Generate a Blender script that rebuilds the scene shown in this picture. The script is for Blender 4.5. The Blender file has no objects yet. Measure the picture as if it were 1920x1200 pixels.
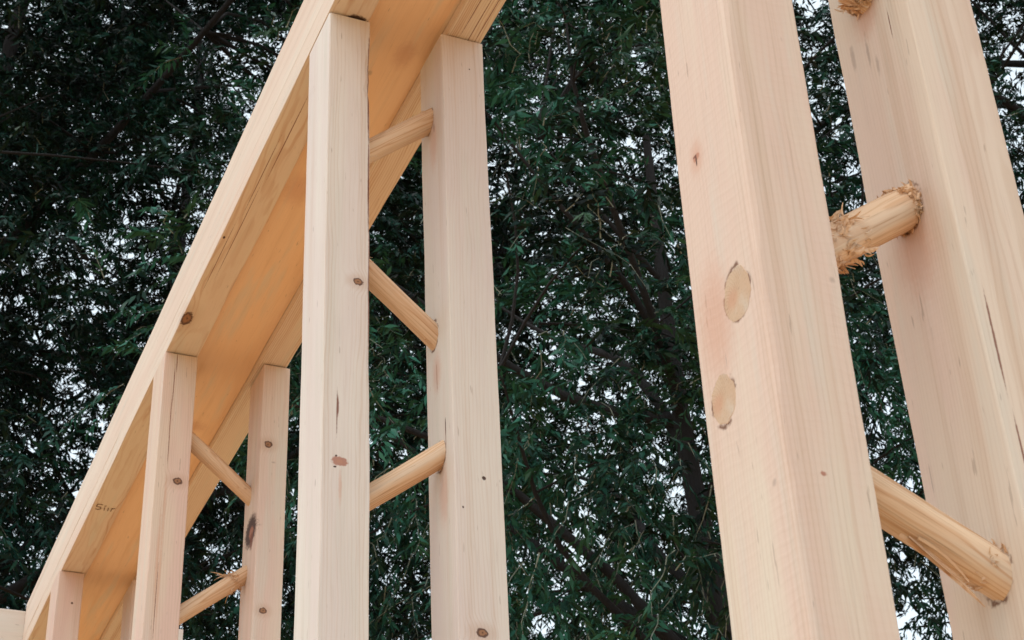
import bpy, math, random
import numpy as np
from mathutils import Vector, Matrix

scene = bpy.context.scene
col = scene.collection
R = math.radians
Z0 = 4.05                      # height of the beam's underside above the ground

# ------------------------------------------------------------------ camera
cd = bpy.data.cameras.new('camera'); cam = bpy.data.objects.new('camera', cd); col.objects.link(cam)
r2 = Vector((0.91900286, -0.39198655, -0.04219349)); u2 = Vector((-0.17862618, -0.50939503, 0.8417894)); fw = Vector((0.35146328, 0.76607, 0.53815455))
M = Matrix((r2, u2, -fw)).transposed().to_4x4(); M.translation = Vector((-0.78047, -2.60427, -2.44787 + Z0))
cam.matrix_world = M
cd.sensor_width = 36; cd.lens = 3216.236 / 1920 * 36; cd.clip_end = 3000; cd.clip_start = 0.05
scene.camera = cam
cd.dof.use_dof = True; cd.dof.focus_distance = 2.9; cd.dof.aperture_fstop = 26

# ------------------------------------------------------------------ sky, sun, exposure
SUN_EL, SUN_AZ = 65.0, -110.0    # azimuth measured from +Y towards +X
w = bpy.data.worlds.new('World'); scene.world = w; w.use_nodes = True
nt = w.node_tree; bg = nt.nodes['Background']
sky = nt.nodes.new('ShaderNodeTexSky'); sky.sky_type = 'NISHITA'; sky.sun_disc = False
sky.sun_elevation = R(SUN_EL); sky.sun_rotation = R(SUN_AZ); sky.air_density = 1.0; sky.dust_density = 3.0; sky.ozone_density = 1.0
hs = nt.nodes.new('ShaderNodeHueSaturation'); hs.inputs['Saturation'].default_value = 0.55; hs.inputs['Value'].default_value = 1.0
nt.links.new(sky.outputs[0], hs.inputs['Color'])
# thin bright cloud over the whole sky
cn = nt.nodes.new('ShaderNodeTexNoise'); cn.inputs['Scale'].default_value = 2.2; cn.inputs['Detail'].default_value = 4
tcw = nt.nodes.new('ShaderNodeTexCoord'); nt.links.new(tcw.outputs['Generated'], cn.inputs['Vector'])
mr = nt.nodes.new('ShaderNodeMapRange'); mr.inputs['From Min'].default_value = .35; mr.inputs['From Max'].default_value = .65; mr.inputs['To Min'].default_value = .6; mr.inputs['To Max'].default_value = .85
nt.links.new(cn.outputs['Fac'], mr.inputs['Value'])
mx = nt.nodes.new('ShaderNodeMix'); mx.data_type = 'RGBA'; mx.inputs['B'].default_value = (2.75, 3.15, 3.3, 1)
nt.links.new(mr.outputs['Result'], mx.inputs['Factor']); nt.links.new(hs.outputs[0], mx.inputs['A']); nt.links.new(mx.outputs['Result'], bg.inputs['Color'])
bg.inputs['Strength'].default_value = 0.15
sl = bpy.data.lights.new('sun', 'SUN'); so = bpy.data.objects.new('sun', sl); col.objects.link(so)
sl.energy = 0.5; sl.angle = R(30); sl.color = (1.0, 0.95, 0.88)
sd = Vector((math.sin(R(SUN_AZ)) * math.cos(R(SUN_EL)), math.cos(R(SUN_AZ)) * math.cos(R(SUN_EL)), math.sin(R(SUN_EL))))
so.rotation_euler = sd.to_track_quat('Z', 'Y').to_euler()
scene.view_settings.view_transform = 'Standard'; scene.view_settings.look = 'None'
scene.view_settings.exposure = 1.3; scene.view_settings.gamma = 1.0

# ------------------------------------------------------------------ node helpers
class G:
    """small expression helper over a material's node tree"""
    def __init__(s, name):
        s.m = bpy.data.materials.new(name); s.m.use_nodes = True; s.t = s.m.node_tree
        s.b = s.t.nodes['Principled BSDF']
    def n(s, typ, **kw):
        x = s.t.nodes.new(typ)
        for k, v in kw.items(): setattr(x, k, v)
        return x
    def l(s, a, b):
        if isinstance(a, (int, float)): b.default_value = a
        elif isinstance(a, (tuple, list)): b.default_value = a if len(a) == len(b.default_value) else tuple(a) + (1.0,)
        else: s.t.links.new(a, b)
    def math(s, op, a, b=None, c=None):
        x = s.n('ShaderNodeMath', operation=op); s.l(a, x.inputs[0])
        if b is not None: s.l(b, x.inputs[1])
        if c is not None: s.l(c, x.inputs[2])
        return x.outputs[0]
    def vmath(s, op, a, b=None):
        x = s.n('ShaderNodeVectorMath', operation=op); s.l(a, x.inputs[0])
        if b is not None: s.l(b, x.inputs[1])
        return x.outputs['Value'] if op in ('LENGTH', 'DOT_PRODUCT', 'DISTANCE') else x.outputs['Vector']
    def noise(s, v, scale=1.0, detail=3.0, rough=0.5, dist=0.0):
        x = s.n('ShaderNodeTexNoise'); s.l(v, x.inputs['Vector']); x.inputs['Scale'].default_value = scale
        x.inputs['Detail'].default_value = detail; x.inputs['Roughness'].default_value = rough; x.inputs['Distortion'].default_value = dist
        return x.outputs['Fac']
    def smooth(s, v, lo, hi, a=0.0, b=1.0):
        x = s.n('ShaderNodeMapRange', interpolation_type='SMOOTHSTEP'); s.l(v, x.inputs['Value'])
        x.inputs['From Min'].default_value = lo; x.inputs['From Max'].default_value = hi
        x.inputs['To Min'].default_value = a; x.inputs['To Max'].default_value = b
        return x.outputs['Result']
    def mix(s, f, a, b):
        x = s.n('ShaderNodeMix', data_type='RGBA'); s.l(f, x.inputs['Factor']); s.l(a, x.inputs['A']); s.l(b, x.inputs['B'])
        return x.outputs['Result']
    def bump(s, h, strength, dist):
        x = s.n('ShaderNodeBump'); s.l(h, x.inputs['Height']); x.inputs['Strength'].default_value = strength; x.inputs['Distance'].default_value = dist
        s.l(x.outputs['Normal'], s.b.inputs['Normal'])

def wood(name, pale, pink, late, axis='Z', knots=(), seed=0, saw=0.0, ring=0.0045, pith=(0.16, 0.05), contrast=0.35, fibre=0.25, streak=0.35):
    """sawn softwood. knots: (kind, position, half sizes) in the object's own coordinates"""
    g = G(name); tc = g.n('ShaderNodeTexCoord'); P = tc.outputs['Object']
    sx = g.n('ShaderNodeSeparateXYZ'); g.l(P, sx.inputs[0])
    X, Y, Z = sx.outputs
    if axis == 'Y': A, B, L = X, Z, Y
    elif axis == 'X': A, B, L = Y, Z, X
    else: A, B, L = X, Y, Z
    cx = g.n('ShaderNodeCombineXYZ'); g.l(A, cx.inputs[0]); g.l(B, cx.inputs[1]); g.l(L, cx.inputs[2]); Q = cx.outputs[0]
    off = (seed * 3.7, seed * 1.3, seed * 7.1)
    Qo = g.vmath('ADD', Q, off)
    slow = g.noise(g.vmath('MULTIPLY', Qo, (9, 9, 1.3)), 1, 4, .55)
    mid = g.noise(g.vmath('MULTIPLY', Qo, (22, 22, 2.2)), 1, 3)
    fine = g.noise(g.vmath('MULTIPLY', Qo, (420, 420, 9)), 1, 3, 0.6)
    wide = g.noise(g.vmath('MULTIPLY', Qo, (38, 38, 0.7)), 1, 2, 0.5)
    # growth rings round a pith beside the timber, bent by knots
    ra = g.math('SUBTRACT', A, pith[0]); rb = g.math('SUBTRACT', B, pith[1])
    rad = g.math('SQRT', g.math('ADD', g.math('MULTIPLY', ra, ra), g.math('MULTIPLY', rb, rb)))
    rad = g.math('ADD', rad, g.math('MULTIPLY', slow, 0.035)); rad = g.math('ADD', rad, g.math('MULTIPLY', mid, 0.004))
    wob = g.noise(P, 150, 3, 0.6)
    masks = []
    for kind, pos, hs_ in knots:
        hs_ = tuple(v * (1.22 if kind in ('knot', 'redknot') else 1.0) for v in hs_)
        d = g.vmath('DIVIDE', g.vmath('SUBTRACT', P, pos), hs_)
        dl = g.vmath('LENGTH', d)
        dd = g.math('ADD', dl, g.math('MULTIPLY', g.math('SUBTRACT', wob, 0.5), 0.9 if kind != 'ring' else 0.35))
        masks.append((kind, dd, dl))
        if kind == 'knot':
            e = g.smooth(dl, 0.6, 4.5, 0.007, 0.0); rad = g.math('ADD', rad, e)
    wv = g.math('SINE', g.math('MULTIPLY', rad, 2 * math.pi / ring))
    lw = g.smooth(wv, 0.1, 1.0)
    lw = g.math('MULTIPLY', lw, g.smooth(wide, 0.35, 0.7, 0.25, 1.0))
    c = g.mix(g.smooth(slow, 0.40, 0.60), pale, pink)
    c = g.mix(g.math('MULTIPLY', g.smooth(wide, 0.5, 0.75), streak), c, late)
    cool = g.noise(g.vmath('MULTIPLY', Qo, (30, 30, 2.6)), 1, 3); c = g.mix(g.smooth(cool, 0.52, 0.72, 0.0, 0.45), c, (0.60, 0.585, 0.52))
    c = g.mix(g.math('MULTIPLY', lw, min(.8, contrast * 1.35)), c, late)
    c = g.mix(g.math('MULTIPLY', g.smooth(fine, 0.5, 0.85), fibre), c, tuple(v * 0.62 for v in late))
    c = g.mix(g.math('MULTIPLY', g.smooth(g.noise(g.vmath('MULTIPLY', Qo, (160, 160, 22)), 1, 2), 0.70, 0.76), 0.35), c, (0.20, 0.13, 0.09))
    H = g.math('ADD', g.math('MULTIPLY', fine, 0.6), g.math('MULTIPLY', lw, 0.5))
    for kind, dd, dl in masks:
        if kind == 'knot':
            c = g.mix(g.smooth(dl, 1.0, 3.2, 0.30, 0.0), c, (0.42, 0.24, 0.14))
            c = g.mix(g.smooth(dd, 0.85, 1.1, 0.92, 0.0), c, (0.085, 0.035, 0.02))
            c = g.mix(g.smooth(dd, 0.5, 0.72, 0.85, 0.0), c, (0.33, 0.17, 0.09))
            c = g.mix(g.smooth(dd, 0.1, 0.25, 0.8, 0.0), c, (0.10, 0.05, 0.03))
        elif kind == 'redknot':
            c = g.mix(g.smooth(dd, 0.75, 1.1, 0.85, 0.0), c, (0.36, 0.15, 0.10))
            c = g.mix(g.smooth(dd, 0.2, 0.5, 0.6, 0.0), c, (0.45, 0.24, 0.16))
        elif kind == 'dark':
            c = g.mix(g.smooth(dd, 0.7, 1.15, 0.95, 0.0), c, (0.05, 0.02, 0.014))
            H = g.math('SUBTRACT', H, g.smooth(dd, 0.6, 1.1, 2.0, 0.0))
        elif kind == 'crack':
            c = g.mix(g.smooth(dd, 0.6, 1.3, 0.85, 0.0), c, (0.19, 0.07, 0.045))
            H = g.math('SUBTRACT', H, g.smooth(dd, 0.5, 1.1, 1.5, 0.0))
        elif kind == 'grey':
            c = g.mix(g.smooth(dd, 0.4, 1.3, 0.45, 0.0), c, (0.26, 0.20, 0.17))
        elif kind == 'stain':
            c = g.mix(g.smooth(dd, 0.3, 1.6, 0.45, 0.0), c, (0.55, 0.28, 0.18))
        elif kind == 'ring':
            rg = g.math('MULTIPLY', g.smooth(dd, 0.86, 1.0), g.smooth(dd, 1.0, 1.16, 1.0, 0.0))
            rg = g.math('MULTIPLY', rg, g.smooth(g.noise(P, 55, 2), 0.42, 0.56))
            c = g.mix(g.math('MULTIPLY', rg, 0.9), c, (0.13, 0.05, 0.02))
    if saw:
        sv = g.math('ADD', g.math('MULTIPLY', L, 2 * math.pi / 0.012), g.math('MULTIPLY', g.noise(g.vmath('MULTIPLY', Qo, (14, 14, 9)), 1, 3), 16.0))
        sn = g.math('MULTIPLY', g.smooth(g.math('SINE', sv), 0.0, 1.0), g.smooth(slow, 0.4, 0.6, 0.3, 1.0))
        H = g.math('ADD', H, g.math('MULTIPLY', sn, saw * 1.2))
        c = g.mix(g.math('MULTIPLY', sn, 0.07 * saw), c, late)
    g.l(c, g.b.inputs['Base Color']); g.b.inputs['Roughness'].default_value = 0.72
    g.b.inputs['Specular IOR Level'].default_value = 0.25
    g.bump(H, 0.35, 0.0008)
    return g.m

PALE, PINK, LATE = (0.66, 0.59, 0.52), (0.64, 0.53, 0.475), (0.52, 0.38, 0.28)

# ------------------------------------------------------------------ object helpers
def link(name, me, parent=None, loc=(0, 0, 0)):
    o = bpy.data.objects.new(name, me); col.objects.link(o); o.location = loc; o.parent = parent; return o
def tag(o, label=None, cat=None, group=None, kind=None):
    if label: o['label'] = label
    if cat: o['category'] = cat
    if group: o['group'] = group
    if kind: o['kind'] = kind
    return o
def mesh(name, V, F, mat, smooth=False):
    me = bpy.data.meshes.new(name); me.from_pydata([tuple(v) for v in V], [], F); me.materials.append(mat)
    if smooth: me.polygons.foreach_set('use_smooth', [True] * len(me.polygons))
    me.update(); return me
def npmesh(name, V, nper, mat, tone=None):
    """V: (n*nper, 3) array of separate n-gons"""
    me = bpy.data.meshes.new(name); nv = len(V); nf = nv // nper
    me.vertices.add(nv); me.vertices.foreach_set('co', V.astype(np.float32).ravel())
    me.loops.add(nv); me.loops.foreach_set('vertex_index', np.arange(nv, dtype=np.int32))
    me.polygons.add(nf); me.polygons.foreach_set('loop_start', np.arange(0, nv, nper, dtype=np.int32))
    if tone is not None:
        a = me.attributes.new('tone', 'FLOAT', 'FACE'); a.data.foreach_set('value', tone.astype(np.float32))
    me.materials.append(mat); me.update(calc_edges=True); return me

def smooth_noise(n, rng, step):
    k = max(2, int(n / step) + 2); p = rng.uniform(-1, 1, k); x = np.linspace(0, k - 1, n)
    i = np.minimum(x.astype(int), k - 2); t = x - i; t = t * t * (3 - 2 * t)
    return p[i] * (1 - t) + p[i + 1] * t

def timber(L0, L1, a0, a1, b0, b1, seed, axis='Z', step=0.03, jit=0.0012, ch=0.0022, wane=None, shear=(0, 0), mid=0.0):
    """sawn timber along an axis: chamfered section swept with slight unevenness of every edge.
       wane = (corner, L start, L end, depth): a stretch of bark edge"""
    rng = np.random.default_rng(seed); n = max(3, int(abs(L1 - L0) / step)); Ls = np.linspace(L0, L1, n)
    dx = smooth_noise(n, rng, 9) * jit; dy = smooth_noise(n, rng, 9) * jit
    chs = [np.clip(ch * (1 + 0.55 * smooth_noise(n, rng, 5) + 0.25 * rng.uniform(-1, 1, n)), ch * 0.3, None) for _ in range(4)]
    if wane:
        for (k, s, e, dep) in wane:
            wgt = np.clip(np.minimum((Ls - s), (e - Ls)) / (0.18 * abs(e - s)), 0, 1)
            chs[k] = chs[k] + wgt * dep * (0.75 + 0.5 * smooth_noise(n, rng, 3) + 0.25 * rng.uniform(-1, 1, n))
    V = []
    for i in range(n):
        t = Ls[i]; ox = shear[0] * (t - L1) + dx[i]; oy = shear[1] * (t - L1) + dy[i]; c = [x[i] for x in chs]
        sec = [(a0 + c[0], b0), (a1 - c[1], b0), (a1 - .3*c[1], b0 + .3*c[1]), (a1, b0 + c[1]), (a1, b1 - c[2]), (a1 - .3*c[2], b1 - .3*c[2]), (a1 - c[2], b1), (a0 + c[3], b1), (a0 + .3*c[3], b1 - .3*c[3]), (a0, b1 - c[3]), (a0, b0 + c[0]), (a0 + .3*c[0], b0 + .3*c[0])]
        for (p, q) in sec:
            p += ox; q += oy
            V.append((p, q, t) if axis == 'Z' else ((p, t, q) if axis == 'Y' else (t, p, q)))
    F = []; m = 12
    for i in range(n - 1):
        for j in range(m):
            a, b = i * m + j, i * m + (j + 1) % m
            F.append((a, b, b + m, a + m) if axis != 'Y' else (a, a + m, b + m, b))
    e0 = tuple(range(m)); e1 = tuple(range((n - 1) * m, n * m))
    F += [e0[::-1], e1] if axis != 'Y' else [e0, e1[::-1]]
    return V, F

def ribbon(V, F, p, d, L, w_, curl, rng, th=0.0006):
    """a torn wood fibre: thin three sided sliver with a curl"""
    d = d.normalized(); s = d.cross(Vector((rng.uniform(-1, 1), rng.uniform(-1, 1), rng.uniform(-1, 1)))).normalized(); u = d.cross(s)
    n = 7; base = len(V)
    for i in range(n):
        t = i / (n - 1); c = p + d * (L * t) + s * (curl * t * t) + u * (curl * .7 * math.sin(3.5 * t)); ww = w_ * (1 - t * t) ** .6 * (.8 + .4 * rng.random()) * .8 + .0003
        V += [c + u * ww, c - u * ww, c + s * max(th, ww * .35)]
    for i in range(n - 1):
        for j in range(3):
            a = base + i * 3 + j; b = base + i * 3 + (j + 1) % 3; F.append((a, b, b + 3, a + 3))
    F.append((base, base + 1, base + 2))

# ------------------------------------------------------------------ ground
g = G('ground'); P = g.n('ShaderNodeTexCoord').outputs['Object']
c = g.mix(g.smooth(g.noise(P, 0.6, 5, 0.6), 0.35, 0.65), (0.60, 0.34, 0.15), (0.50, 0.28, 0.12))
c = g.mix(g.smooth(g.noise(P, 30, 4, 0.7), 0.5, 0.75, 0.0, 0.6), c, (0.66, 0.42, 0.22))
g.l(c, g.b.inputs['Base Color']); g.b.inputs['Roughness'].default_value = 0.95; g.bump(g.noise(P, 18, 5, 0.7), 0.6, 0.03)
N = 60; rng = np.random.default_rng(5)
xs = np.sign(np.linspace(-1, 1, N)) * np.abs(np.linspace(-1, 1, N)) ** 2.2 * 900
V = []; 
for j in range(N):
    for i in range(N):
        r_ = math.hypot(xs[i], xs[j]); V.append((xs[i], xs[j], (-0.02 - 0.03 * rng.random()) if r_ > 0.5 else -0.01))
F = [(j * N + i, j * N + i + 1, (j + 1) * N + i + 1, (j + 1) * N + i) for j in range(N - 1) for i in range(N - 1)]
tag(link('ground', mesh('ground', V, F, g.m, True)), kind='structure')

# ------------------------------------------------------------------ timber columns

def make_post(root, loc, x0, x1, y0, y1, shear, knots, seed, wane=None, saw=0.0, pith=(0.16, 0.05), contrast=0.35, label=None, pale=PALE, pink=PINK, late=LATE, streak=.35, jit=.0010):
    lx, ly, _ = loc
    kn = [(k, (p[0] - lx, p[1] - ly, p[2] + Z0), h) for k, p, h in knots]
    m = wood('post_wood', pale, pink, late, knots=kn, seed=seed, saw=saw, pith=pith, contrast=contrast, streak=streak)
    wn = [(k, s + Z0, e + Z0, d) for k, s, e, d in wane] if wane else None
    V, F = timber(0.0, Z0 - 0.0045, x0 - lx, x1 - lx, y0 - ly, y1 - ly, seed, wane=wn, shear=shear, jit=jit)
    o = link('post', mesh('post', V, F, m), root)
    if label: o['label'] = label
    return o

ENDW = wood('peg_end_grain', (0.56, 0.42, 0.295), (0.54, 0.385, 0.265), (0.42, 0.26, 0.15), axis='X', seed=9, ring=0.003, pith=(0.0, 0.02), contrast=0.25, fibre=0.5, knots=[('stain', (0, 0, .01), (.01, .012, .01))])

def make_peg(root, loc, p0, p1, r, seed, frays=(), label=None, sliver=None):
    """hewn round peg between p0 and p1, its ends cut upright in planes of constant x; grain runs along it;
       frays: (position along 0..1, count, length, direction sign, size)"""
    rng = random.Random(seed); a = Vector(p0) - Vector(loc); b = Vector(p1) - Vector(loc); a.z += Z0; b.z += Z0
    d = (b - a); n = 40; m = 20; V = []; F = []; D = d.length
    ax = d.normalized(); s = ax.cross(Vector((0, 1, 0))).normalized(); t = s.cross(ax)
    fac = [1 + rng.uniform(-.06, .045) for _ in range(m)]; ph = [rng.uniform(0, 6) for _ in range(m)]
    for i in range(n):
        u = i / (n - 1)
        for j in range(m):
            an = 2 * math.pi * j / m; rr = r * fac[j] * (1 + .018 * math.sin(u * 9 + ph[j]) + .02 * math.sin(u * 5 + seed))
            y, z = math.cos(an) * rr, math.sin(an) * rr; x = D * u
            k = max(0.0, 1 - u / .3) if u < .5 else max(0.0, 1 - (1 - u) / .3)
            V.append((x - k * (s.x * y + t.x * z) / ax.x, y, z))
    for i in range(n - 1):
        for j in range(m):
            p, q = i * m + j, i * m + (j + 1) % m; F.append((p, q, q + m, p + m))
    nb = len(V); V += V[:m] + V[(n - 1) * m:n * m]      # separate cap corners keep the cut ends crisp
    F += [tuple(range(nb, nb + m))[::-1], tuple(range(nb + m, nb + 2 * m))]
    mw = wood('peg_wood', (0.74, 0.56, 0.39), (0.72, 0.51, 0.34), (0.50, 0.26, 0.12), axis='X', seed=seed, ring=0.0035, pith=(0.0, 0.05), contrast=0.6, fibre=0.7, streak=.6)
    me = mesh('peg', V, F, mw, False); me.materials.append(ENDW)
    for pl_ in me.polygons[-2:]: pl_.material_index = 1
    me.polygons.foreach_set('use_smooth', [True] * (len(me.polygons) - 2) + [False, False]); o = link('peg', me, root)
    o.matrix_local = Matrix(((ax.x, s.x, t.x, a.x), (ax.y, s.y, t.y, a.y), (ax.z, s.z, t.z, a.z), (0, 0, 0, 1)))
    if label: o['label'] = label
    if frays:
        V2, F2 = [], []
        for (tpos, cnt, L, sgn, size) in frays:
            for _ in range(cnt):
                an = rng.uniform(0, 2 * math.pi); rd = Vector((0, math.cos(an), math.sin(an)))
                pp = Vector((D * (tpos + rng.uniform(-.03, .03)), 0, 0)) + rd * r * rng.uniform(.93, 1.06)
                tang = rd.cross(Vector((1, 0, 0))) * rng.uniform(-.9, .9)
                dr = Vector((sgn * rng.uniform(.2, 1.4), 0, 0)) + rd * rng.uniform(.05, .8) + tang
                ribbon(V2, F2, pp, dr, L * rng.uniform(.35, 1.2), size * rng.uniform(.35, 1.1), L * rng.uniform(-.3, .3), rng)
        if sliver:
            dn = Vector((0, s.z, t.z)).normalized() * -1
            for q_ in range(3):
                ribbon(V2, F2, Vector((D * (sliver[0] + .02 * q_), 0, 0)) + dn * r * 1.0 + Vector((0, s.y, t.y)) * (-.002 - .004 * q_), Vector((1, 0, 0)) + dn * (.20 - .05 * q_), sliver[1] * (1 - .2 * q_), .0045 - .0008 * q_, .004, rng, .0015)
        link('splinters', mesh('splinters', V2, F2, mw), o)
    return o

def column(loc, label, group):
    o = bpy.data.objects.new('wall_column', None); col.objects.link(o); o.location = loc; o.empty_display_size = .2
    tag(o, label, 'timber column', group); return o
GR = 'paired timber columns of the wall frame'

# nearest column (right of the picture)
L = (0.13, -1.41, 0); c4 = column(L, 'nearest and widest pair of pale posts, on the right, two oval peg ends in its left post', GR)
make_post(c4, L, 0.0005, 0.0914, -1.4837, -1.3575, (0.0022, -0.0044), [
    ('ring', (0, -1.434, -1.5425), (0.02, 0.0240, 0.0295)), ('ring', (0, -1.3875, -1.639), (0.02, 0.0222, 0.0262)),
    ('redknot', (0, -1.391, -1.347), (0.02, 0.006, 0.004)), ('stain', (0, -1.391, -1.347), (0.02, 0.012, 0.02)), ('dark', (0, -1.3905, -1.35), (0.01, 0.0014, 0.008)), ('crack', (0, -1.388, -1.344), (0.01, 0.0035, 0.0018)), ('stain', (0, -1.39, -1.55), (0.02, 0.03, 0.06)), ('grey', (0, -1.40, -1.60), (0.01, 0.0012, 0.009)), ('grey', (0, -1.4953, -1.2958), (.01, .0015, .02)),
    ('redknot', (0.0342, -1.482, -1.7543), (0.0035, 0.01, 0.003)), ('grey', (0.0782, -1.482, -1.5376), (0.004, .01, .004)),
    ('grey', (0, -1.4527, -1.7579), (.01, .004, .004)), ('redknot', (-.0005, -1.42, -1.90), (.01, .003, .004))],
    17, jit=.0004, saw=.24, pale=(.67, .60, .50), pink=(.66, .52, .44), wane=[(0, -4.0, -.3, .005)], pith=(0.02, -0.2), contrast=.28, label='left post of the nearest pair, with two oval peg ends', streak=.5)
make_post(c4, L, 0.2454, 0.3415, -1.4767, -1.3418, (0.0003, 0.0025), [
    ('grey', (.245, -1.3974, -1.1317), (.01, .003, .022)), ('crack', (.245, -1.444, -1.125), (.01, .0009, .022)), ('grey', (.245, -1.3695, -1.117), (.01, .004, .02)),
    ('grey', (.245, -1.41, -1.16), (.01, .003, .015)), ('stain', (.245, -1.41, -1.42), (.01, .025, .05)), ('ring', (.245, -1.411, -1.364), (.01, .0255, .031)), ('ring', (.244, -1.427, -1.801), (.01, .0245, .029)), ('stain', (.245, -1.405, -1.08), (.01, .02, .03)), ('grey', (.245, -1.362, -1.67), (.01, .0012, .02)),  # rings: dark gap and contact shade of the pegs, painted into the wood
    ('crack', (.26, -1.483, -1.57), (.0016, .01, .06)), ('crack', (.262, -1.483, -1.70), (.0014, .01, .05))],
    12, saw=.12, streak=.5, pith=(0.2, -0.14), contrast=.25, pale=(0.68, .585, .49), pink=(.67, .535, .46), label='rightmost post, the right one of the nearest pair')
def ln(p, q, x):               # the point at x on the line p-q
    k = (x - p[0]) / (q[0] - p[0]); return tuple(p[i] + k * (q[i] - p[i]) for i in range(3))
p, q = (0.0, -1.434, -1.5425), (0.262, -1.409, -1.352)
make_peg(c4, L, ln(p, q, -0.0035), ln(p, q, 0.300), .0238, 21, frays=[(.36, 90, .013, -1, .0022), (.43, 80, .014, 1, .0026), (.49, 30, .016, 1, .0030), (.80, 150, .008, -1, .0022), (.785, 90, .007, 1, .0026)], label='splintered short peg rising to the right')
p, q = (0.0, -1.3875, -1.639), (0.262, -1.43, -1.812)
make_peg(c4, L, ln(p, q, -0.0038), ln(p, q, 0.300), .0218, 22, frays=[(.33, 5, .02, -1, .0016), (.79, 70, .008, -1, .0014)], label='long peg sloping down to the right', sliver=(.56, .10))
p, q = (0.145, -1.409, -0.990), (0.256, -1.409, -1.056)
make_peg(c4, L, ln(p, q, 0.04), ln(p, q, 0.300), .0225, 23, frays=[(.80, 190, .015, -1, .0026), (.79, 60, .012, 1, .0026)], label='splintered peg at the top edge of the picture')

# second column
L = (0.13, -0.02, 0); c3 = column(L, 'second pair of posts from the right, tall pale pair with three pegs in the middle', GR)
make_post(c3, L, 0.0016, 0.0896, -0.0812, 0.0588, (0.0004, 0.0007), [
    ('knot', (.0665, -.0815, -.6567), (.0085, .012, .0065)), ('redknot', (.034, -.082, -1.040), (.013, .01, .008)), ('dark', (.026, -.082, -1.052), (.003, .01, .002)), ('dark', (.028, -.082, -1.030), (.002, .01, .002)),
    ('crack', (.0285, -.082, -.945), (.0012, .01, .045)), ('crack', (.030, -.082, -.93), (.0022, .01, .02)), ('stain', (.036, -.082, -1.09), (.003, .01, .03)),
    ('grey', (.0015, -.0024, -.4992), (.01, .002, .007)), ('grey', (.0015, -.0384, -.694), (.01, .002, .008)), ('grey', (.0015, .0105, -.70), (.01, .002, .007)), ('grey', (.0015, -.047, -1.07), (.01, .003, .008)),
    ('crack', (0.0865, -.0815, -.17), (.0026, .02, .13)), ('crack', (0.0850, -.0815, -.25), (.0014, .02, .05)), ('dark', (0.0868, -.0815, -.44), (.0016, .02, .035)), ('crack', (0.0860, -.0815, -.42), (.0020, .02, .12)), ('crack', (0.0875, -.0815, -.68), (.0018, .02, .16))],
    31, wane=[(1, -.58, -.05, .012), (1, -1.0, -.60, .006)], pith=(.05, -.25), contrast=.22, label='left post of the second pair from the right, with a worn bark edge', streak=.22, pale=(.69, .655, .605), pink=(.67, .61, .575))
make_post(c3, L, 0.2384, 0.3316, -0.1002, 0.0270, (-0.0017, 0.0017), [
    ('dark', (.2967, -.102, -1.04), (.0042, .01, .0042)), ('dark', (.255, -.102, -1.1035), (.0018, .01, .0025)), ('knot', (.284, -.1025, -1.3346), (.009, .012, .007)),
    ('dark', (.24, -.0667, -.925), (.01, .0022, .02)), ('crack', (.24, -.0667, -.95), (.01, .0014, .03)), ('crack', (.239, -.030, -.80), (.01, .002, .03)), ('ring', (.239, -.019, -.703), (.01, .0235, .032)), ('ring', (.239, -.040, -.974), (.01, .0240, .031)), ('ring', (.239, -.020, -.180), (.01, .025, .032)), ('stain', (.239, -.03, -.79), (.01, .02, .04)),  # socket rings add the pegs' contact shade to the wood colour, with the gap
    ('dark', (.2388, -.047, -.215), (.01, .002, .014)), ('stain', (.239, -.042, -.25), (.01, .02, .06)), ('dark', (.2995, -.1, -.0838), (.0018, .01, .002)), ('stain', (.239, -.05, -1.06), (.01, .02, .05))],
    32, pith=(.26, -.21), contrast=.25, pale=(.67, .625, .57), pink=(.65, .575, .54), label='right post of the second pair from the right, with a dark dot')
p, q = (.1122, -.019, -.5931), (.2468, -.019, -.7102)
make_peg(c3, L, ln(p, q, .03), ln(p, q, .30), .0222, 33, frays=[(.225, 12, .018, 1, .0013), (.78, 14, .008, -1, .0014)], label='middle peg, sloping down to the right')
p, q = (.115, -.019, -1.064), (.255, -.045, -.962)
make_peg(c3, L, ln(p, q, .03), ln(p, q, .30), .0225, 34, frays=[(.22, 5, .01, 1, .0013), (.77, 8, .008, -1, .0012)], label='lower peg, rising to the right')
p, q = (.1081, -.019, -.2905), (.2434, -.022, -.1760)
make_peg(c3, L, ln(p, q, .03), ln(p, q, .30), .0235, 35, frays=[(.23, 6, .01, 1, .0013), (.77, 12, .010, -1, .0012)], label='upper peg under the beam, rising to the right')

# third column
L = (0.13, 1.39, 0); c2 = column(L, 'third pair of posts from the right, its right post has a big dark knot', GR)
make_post(c2, L, -0.0032, 0.0852, 1.3296, 1.4675, (0.0014, -0.0002), [
    ('knot', (.055, 1.3297, -.3829), (.0105, .014, .0085)),
    ('crack', (.031, 1.3296, -.03), (.0012, .01, .03)), ('crack', (.027, 1.3296, -.10), (.0012, .01, .06)), ('crack', (.0245, 1.3296, -.20), (.0011, .01, .07)), ('crack', (.0255, 1.3296, -.29), (.001, .01, .05)),
    ('stain', (.026, 1.3297, -.46), (.004, .01, .09)), ('stain', (.018, 1.3297, -.60), (.004, .01, .12)), ('stain', (.026, 1.3297, -.66), (.003, .01, .12)), ('crack', (.021, 1.33, -.72), (.001, .01, .1))],
    41, pale=(.66, .54, .44), pink=(.65, .48, .41), pith=(.03, -.16), contrast=.42, label='left post of the third pair, red grain lines and one round knot')
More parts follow.
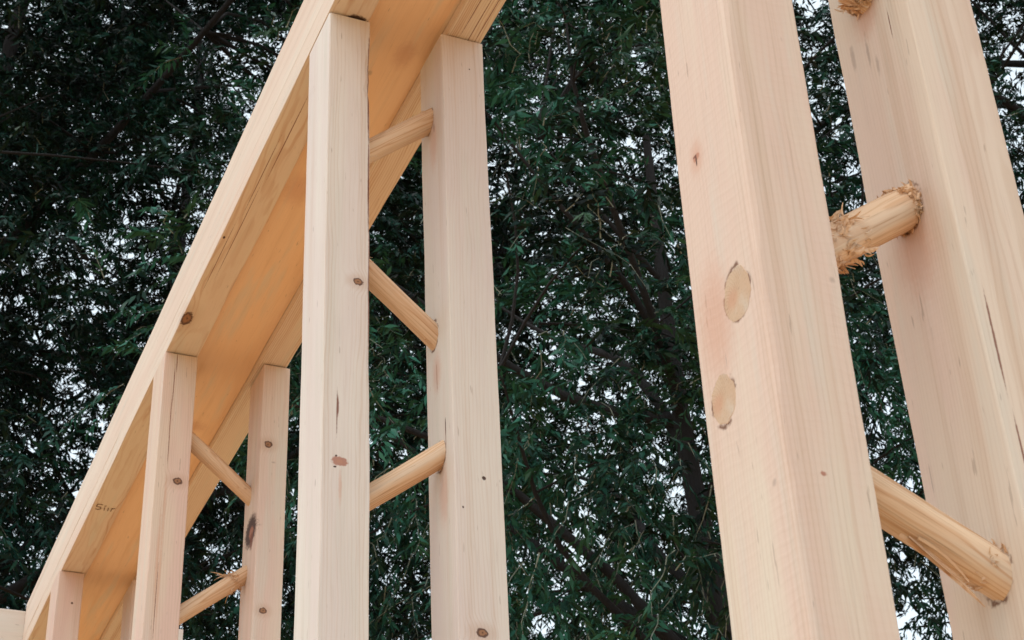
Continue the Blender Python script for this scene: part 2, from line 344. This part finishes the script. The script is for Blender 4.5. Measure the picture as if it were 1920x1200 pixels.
make_post(c2, L, 0.2645, 0.3382, 1.3039, 1.4405, (0.005, -0.0012), [
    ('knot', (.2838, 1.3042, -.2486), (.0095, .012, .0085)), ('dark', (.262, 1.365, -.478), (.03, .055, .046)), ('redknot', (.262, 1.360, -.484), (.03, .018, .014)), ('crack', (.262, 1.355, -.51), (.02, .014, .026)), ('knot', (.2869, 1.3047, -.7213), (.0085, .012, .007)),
    ('grey', (.30, 1.304, -.30), (.006, .01, .003))],
    42, pale=(.66, .55, .46), pink=(.65, .50, .43), pith=(.26, 1.15 - 1.39), contrast=.25, label='right post of the third pair, with a big dark elongated knot')
p, q = (.1018, 1.396, -.2279), (.2456, 1.396, -.3476)
make_peg(c2, L, ln(p, q, .03), ln(p, q, .30), .0215, 43, frays=[(.78, 8, .01, -1, .0014)], label='upper peg of the third pair, sloping down to the right')
p, q = (.102, 1.396, -.715), (.248, 1.400, -.597)
make_peg(c2, L, ln(p, q, .03), ln(p, q, .30), .0215, 44, frays=[(.22, 6, .01, 1, .0014), (.76, 70, .016, -1, .0018), (.74, 16, .040, -1, .0016)], label='lower peg of the third pair, with torn splinters')

# fourth, farthest column
L = (0.13, 2.88, 0); c1 = column(L, 'farthest and shortest showing pair of posts, in the lower left corner', GR)
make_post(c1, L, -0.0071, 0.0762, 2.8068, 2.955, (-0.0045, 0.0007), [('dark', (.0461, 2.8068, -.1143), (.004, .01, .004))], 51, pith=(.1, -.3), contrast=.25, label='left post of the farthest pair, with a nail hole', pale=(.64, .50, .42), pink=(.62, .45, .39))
make_post(c1, L, 0.2415, 0.3315, 2.8058, 2.9535, (-0.0001, 0), [], 52, contrast=.25, label='right post of the farthest pair, mostly hidden')

# ------------------------------------------------------------------ the beam along the top
ye, ys = 3.60, -3.2; dT = .062; T = .2006
OP, OK_, OL = (0.71, 0.62, 0.53), (0.70, 0.58, 0.49), (0.48, 0.26, 0.14)
beam = bpy.data.objects.new('top_beam', None); col.objects.link(beam); beam.location = (0, 0, Z0)
tag(beam, 'long horizontal top beam with an orange underside, resting across all the posts', 'beam')
km = [('knot', (.0120, 1.1558, 0), (.012, .028, .01)), ('dark', (.0074, .7693, 0), (.003, .006, .01)), ('crack', (.040, .35, 0), (.0012, .16, .01)), ('crack', (.025, .50, 0), (.0010, .15, .01)), ('crack', (.018, .86, 0), (.0009, .16, .01)), ('crack', (.033, .74, 0), (.0009, .2, .01)), ('dark', (.06, -.075, 0), (.022, .014, .01))]
m1 = wood('edge_plank_wood', OP, OK_, OL, axis='Y', knots=km, seed=61, pith=(.05, -.12), contrast=.4)
V, F = timber(ys, ye - .003, 0.0, .086, 0.0, dT, 61, axis='Y', ch=.0016, jit=.0008)
link('edge_plank', mesh('edge_plank', V, F, m1), beam)
m2 = wood('edge_plank_wood', OP, OK_, OL, axis='Y', knots=[('crack', (.28, -.2, 0), (.001, .1, .01)), ('crack', (.30, -.15, 0), (.001, .1, .01)), ('crack', (.315, -.2, 0), (.001, .12, .01)), ('redknot', (.29, 1.9, 0), (.008, .02, .01))], seed=62, pith=(.36, -.05), contrast=.5)
V, F = timber(ys, ye - .003, .2533, .3295, 0.0, dT, 62, axis='Y', ch=.0016, jit=.0008)
link('edge_plank', mesh('edge_plank', V, F, m2), beam)
m3 = wood('centre_board_wood', (.84, .60, .41), (.83, .57, .37), (.56, .32, .15), axis='Y', seed=63, pith=(.17, -.25), contrast=.16, ring=.012, fibre=.25, streak=.25,
          knots=[('stain', (.13, .55, .024), (.03, .06, .02)), ('stain', (.20, .02, .024), (.02, .04, .02)), ('grey', (.15, .1, .024), (.006, .01, .02)),
                 ('grey', (.20, .55, .024), (.012, .02, .02)), ('grey', (.185, .62, .024), (.006, .03, .02)), ('stain', (.16, 1.75, .024), (.05, .03, .02))])
V, F = timber(ys, ye - .003, .0864, .2529, .024, dT + .0005, 63, axis='Y', ch=.001, jit=.0006)
link('centre_board', mesh('centre_board', V, F, m3), beam)
V, F = timber(ys, ye - .003, 0.0005, .3290, dT + .0010, T, 65, axis='Y', ch=.0014, jit=.0006)
link('top_board', mesh('top_board', V, F, wood('top_board_wood', OP, OK_, LATE, axis='Y', seed=64, pith=(.1, -.2), contrast=.2)), beam)

# pencil figures on the underside near the far end
g = G('pencil'); g.b.inputs['Base Color'].default_value = (0.16, 0.09, 0.05, 1); g.b.inputs['Roughness'].default_value = .8
V, F = [], []
strokes = [[(0, 1), (-.55, 1), (-.6, .55), (-.1, .5), (0, .2), (-.3, 0), (-.6, .12)], [(.35, .55), (.4, 0)], [(.25, .75), (.42, .9)], [(.75, .6), (.8, 0)], [(1.15, .6), (1.15, 0)], [(1.15, .45), (1.5, .62)]]
for st in strokes:
    for (ax_, ay_), (bx_, by_) in zip(st[:-1], st[1:]):
        a = Vector((.030 + ax_ * .028, 2.325 - ay_ * .038, -.0012)); b = Vector((.030 + bx_ * .028, 2.325 - by_ * .038, -.0012))
        n_ = (b - a).normalized().cross(Vector((0, 0, 1))) * .0012; k = len(V)
        V += [a + n_, a - n_, b - n_, b + n_]; V += [v + Vector((0, 0, .0008)) for v in V[k:k + 4]]
        F += [(k, k + 1, k + 2, k + 3), (k + 7, k + 6, k + 5, k + 4)] + [(k + i, k + 4 + i, k + 4 + (i + 1) % 4, k + (i + 1) % 4) for i in range(4)]
link('pencil_marks', mesh('pencil_marks', V, F, g.m), beam)

V, F = timber(-2.2, .60, 3.60, 3.70, -.07, .175, 71, axis='X')
cb = link('cross_beam', mesh('cross_beam', V, F, wood('cross_beam_wood', PALE, PINK, LATE, axis='X', seed=71, pith=(3.5, -.3), contrast=.2)), None, (0, 0, Z0))
tag(cb, 'pale square end of a cross beam meeting the long beam at the lower left corner', 'beam')

# ------------------------------------------------------------------ trees
def leaf_mat(name, dark, light):
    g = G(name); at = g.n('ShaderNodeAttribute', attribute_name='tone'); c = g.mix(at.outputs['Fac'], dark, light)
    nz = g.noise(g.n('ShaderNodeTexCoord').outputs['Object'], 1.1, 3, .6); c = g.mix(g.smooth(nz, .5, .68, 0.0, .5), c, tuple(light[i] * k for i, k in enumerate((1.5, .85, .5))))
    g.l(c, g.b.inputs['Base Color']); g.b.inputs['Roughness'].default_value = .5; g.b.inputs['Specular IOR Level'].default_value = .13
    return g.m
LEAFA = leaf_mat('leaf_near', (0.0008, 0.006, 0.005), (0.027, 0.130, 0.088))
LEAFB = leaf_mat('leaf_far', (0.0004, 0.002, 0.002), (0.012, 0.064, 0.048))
g = G('bark'); P = g.n('ShaderNodeTexCoord').outputs['Object']
c = g.mix(g.noise(g.vmath('MULTIPLY', P, (14, 14, 3)), 1, 4, .6), (0.003, 0.003, 0.004), (0.011, 0.010, 0.011)); g.l(c, g.b.inputs['Base Color'])
g.b.inputs['Roughness'].default_value = .95; g.bump(g.noise(g.vmath('MULTIPLY', P, (20, 20, 4)), 1, 4, .7), .8, .03); BARK = g.m
g = G('twig'); g.b.inputs['Base Color'].default_value = (0.20, 0.22, 0.17, 1); g.b.inputs['Roughness'].default_value = .7; TWIG = g.m

def tube(V, F, pts, rad, m=7):
    base = len(V); n = len(pts)
    for i in range(n):
        d = (pts[min(i + 1, n - 1)] - pts[max(i - 1, 0)]).normalized(); s = d.cross(Vector((.3, 1, .1))).normalized(); t = d.cross(s)
        for j in range(m):
            a = 2 * math.pi * j / m; V.append(pts[i] + (s * math.cos(a) + t * math.sin(a)) * rad[i])
    for i in range(n - 1):
        for j in range(m):
            a, b = base + i * m + j, base + i * m + (j + 1) % m; F.append((a, b, b + m, a + m))

CAMP = np.array([-0.78, -2.6, 1.6])
def tree(az, dist, H, zlo, rx, side_, ncl, nleaf, leaf, seed, mat, label, twigs=False, kind='tree', spread=.42, droop=.55):
    rng = np.random.default_rng(seed); rn = random.Random(seed)
    bx, by = CAMP[0] + math.sin(R(az)) * dist, CAMP[1] + math.cos(R(az)) * dist
    root = bpy.data.objects.new(kind, None); col.objects.link(root); root.location = (bx, by, 0); tag(root, label, 'tree', 'trees behind the timber frame')
    zc = (H + zlo) / 2; rz = (H - zlo) / 2
    cx_, cy_ = -side_ * math.cos(R(az)), side_ * math.sin(R(az))      # crown leans to one side of the trunk
    # trunk and limbs
    V, F = [], []; n = 12; lean = (cx_ * .5 / H, cy_ * .5 / H); tp = []
    for i in range(n):
        t = i / (n - 1); z = -.1 + t * (H * .86)
        tp.append(Vector((lean[0] * z + .12 * math.sin(z * .7 + seed), lean[1] * z + .12 * math.cos(z * .6 + seed), z)))
    r0 = .009 * H + .04
    tube(V, F, tp, [r0 * (1 - .88 * (i / (n - 1))) + .012 + (.5 * r0 if i == 0 else 0) for i in range(n)], 10)
    # leaf clusters in the crown volume
    cl = []
    while len(cl) < ncl:
        u = rng.uniform(-1, 1, 3); q = np.linalg.norm(u)
        if q > 1: continue
        wz = u[2]; sh = 1.0 - .25 * max(0, wz)
        cl.append(np.array([cx_ + u[0] * rx * sh, cy_ + u[1] * rx * sh, zc + u[2] * rz]))
    cl = np.array(cl)
    limbs = []                                  # main limbs leave the trunk, thin boughs leave the limbs
    order = rn.sample(range(ncl), min(ncl, 16))
    for k_ in order:
        c_ = Vector(cl[k_]); zt = max(zlo * .5, min(H * .8, c_.z - rn.uniform(.5, .9) * math.hypot(c_.x, c_.y) - .5))
        k = (zt + .1) / (H * .86) * (n - 1); i = int(max(0, min(n - 2, k))); s_ = tp[i].lerp(tp[i + 1], max(0, min(1, k - i)))
        L_ = (c_ - s_).length; rr = .012 + .009 * L_; pts = []
        wv = Vector((rn.uniform(-1, 1), rn.uniform(-1, 1), rn.uniform(-.3, 1))) * .09 * L_; w2 = Vector((rn.uniform(-1, 1), rn.uniform(-1, 1), rn.uniform(-1, 1))) * .05 * L_
        for a_ in range(9):
            t = a_ / 8; pts.append(s_.lerp(c_, t) + wv * math.sin(math.pi * t) + w2 * math.sin(2.3 * math.pi * t))
        tube(V, F, pts, [rr * (1 - .85 * a_ / 8) for a_ in range(9)], 6); limbs += pts[2:]
    for cpos in cl:
        c_ = Vector(cpos); s_ = min(limbs, key=lambda p_: (p_ - c_).length_squared + (2.0 if p_.z > c_.z + .3 else 0)); L_ = (c_ - s_).length
        if L_ < .15: continue
        wv = Vector((rn.uniform(-1, 1), rn.uniform(-1, 1), rn.uniform(-.3, 1))) * .16 * L_
        tube(V, F, [s_.lerp(c_, t) + wv * math.sin(math.pi * t) for t in (0, .25, .5, .75, 1)], [.006 + .005 * L_ * (1 - t) for t in (0, .25, .5, .75, 1)], 4)
    link('trunk', mesh('trunk', V, F, BARK, True), root)
    # branchlets: curved drooping twigs carrying two rows of narrow leaves
    per = 26; nb = nleaf // per
    ci = rng.integers(0, ncl, nb); csz = rng.uniform(.45, 1.25, ncl)
    cen = cl[ci]; start = cen + rng.normal(0, 1, (nb, 3)) * (np.array([spread, spread, spread * .8]) * csz[ci][:, None])
    out = start - np.array([cx_, cy_, zc - .3 * rz]); out /= np.linalg.norm(out, axis=1)[:, None] + 1e-6
    dr = out * .55 + rng.normal(0, .6, (nb, 3)); dr[:, 2] += .1; dr /= np.linalg.norm(dr, axis=1)[:, None]
    ln_ = rng.uniform(.45, 1.0, nb) * leaf * 5.5
    t = (np.arange(per) + .5) / per
    T_ = np.broadcast_to(t, (nb, per))
    pos = start[:, None, :] + dr[:, None, :] * (ln_[:, None] * T_)[:, :, None]
    pos[:, :, 2] -= droop * ln_[:, None] * T_ ** 2
    tan = dr[:, None, :] * np.ones((1, per, 1)); tan = tan.copy(); tan[:, :, 2] -= 2 * droop * T_; tan /= np.linalg.norm(tan, axis=2)[:, :, None]
    side = np.cross(tan, np.array([0, 0, 1.0])); side /= np.linalg.norm(side, axis=2)[:, :, None] + 1e-6
    sg = np.where(np.arange(per) % 2 == 0, 1, -1)[None, :, None]
    ld = tan * .75 + side * sg * rng.uniform(.35, 1.0, (nb, per, 1)) + rng.normal(0, .28, (nb, per, 3)); ld[:, :, 2] -= .30
    ld /= np.linalg.norm(ld, axis=2)[:, :, None]
    P_ = pos.reshape(-1, 3); D_ = ld.reshape(-1, 3); m_ = len(P_)
    nn = rng.normal(0, .75, (m_, 3)); nn[:, 2] += 1.0; S_ = np.cross(D_, nn); S_ /= np.linalg.norm(S_, axis=1)[:, None] + 1e-6; U_ = np.cross(S_, D_)
    Ls = leaf * rng.uniform(.6, 1.25, m_)[:, None]; W_ = Ls * rng.uniform(.10, .16, m_)[:, None]
    q0 = P_; q1 = P_ + D_ * Ls * .42 + S_ * W_ + U_ * Ls * .04; q2 = P_ + D_ * Ls - U_ * Ls * rng.uniform(0, .22, m_)[:, None]; q3 = P_ + D_ * Ls * .42 - S_ * W_ + U_ * Ls * .04
    LV = np.stack([q0, q1, q2, q3], 1).reshape(-1, 3)
    ctone = rng.uniform(0, 1, ncl); tone = np.clip(np.repeat(ctone[ci], per) * .8 + rng.uniform(-.25, .45, m_), 0, 1) ** 1.8
    link('crown', npmesh('crown', LV, 4, mat, tone), root)
    if twigs:
        k = 6; tt = np.linspace(0, 1, k); sel = rng.permutation(nb)[:int(nb * twigs)]
        pts = start[sel][:, None, :] + dr[sel][:, None, :] * (ln_[sel][:, None] * tt)[:, :, None]; pts[:, :, 2] -= droop * ln_[sel][:, None] * tt ** 2
        pts += rng.normal(0, .016, pts.shape); rad = (.0048 * (1 - .75 * tt))[None, :, None]
        offs = np.array([[1, 0, 0], [-.5, .7, .5], [-.5, -.7, -.5]])
        rings = pts[:, :, None, :] + offs[None, None] * rad[..., None]      # nb,k,3,3
        a = rings[:, :-1]; b = rings[:, 1:]
        q = np.stack([a, np.roll(a, -1, 2), np.roll(b, -1, 2), b], 3).reshape(-1, 3)
        link('twigs', npmesh('twigs', q, 4, TWIG), root)
    return root

K = 1.0
#     az  dist  H   zlo  rx
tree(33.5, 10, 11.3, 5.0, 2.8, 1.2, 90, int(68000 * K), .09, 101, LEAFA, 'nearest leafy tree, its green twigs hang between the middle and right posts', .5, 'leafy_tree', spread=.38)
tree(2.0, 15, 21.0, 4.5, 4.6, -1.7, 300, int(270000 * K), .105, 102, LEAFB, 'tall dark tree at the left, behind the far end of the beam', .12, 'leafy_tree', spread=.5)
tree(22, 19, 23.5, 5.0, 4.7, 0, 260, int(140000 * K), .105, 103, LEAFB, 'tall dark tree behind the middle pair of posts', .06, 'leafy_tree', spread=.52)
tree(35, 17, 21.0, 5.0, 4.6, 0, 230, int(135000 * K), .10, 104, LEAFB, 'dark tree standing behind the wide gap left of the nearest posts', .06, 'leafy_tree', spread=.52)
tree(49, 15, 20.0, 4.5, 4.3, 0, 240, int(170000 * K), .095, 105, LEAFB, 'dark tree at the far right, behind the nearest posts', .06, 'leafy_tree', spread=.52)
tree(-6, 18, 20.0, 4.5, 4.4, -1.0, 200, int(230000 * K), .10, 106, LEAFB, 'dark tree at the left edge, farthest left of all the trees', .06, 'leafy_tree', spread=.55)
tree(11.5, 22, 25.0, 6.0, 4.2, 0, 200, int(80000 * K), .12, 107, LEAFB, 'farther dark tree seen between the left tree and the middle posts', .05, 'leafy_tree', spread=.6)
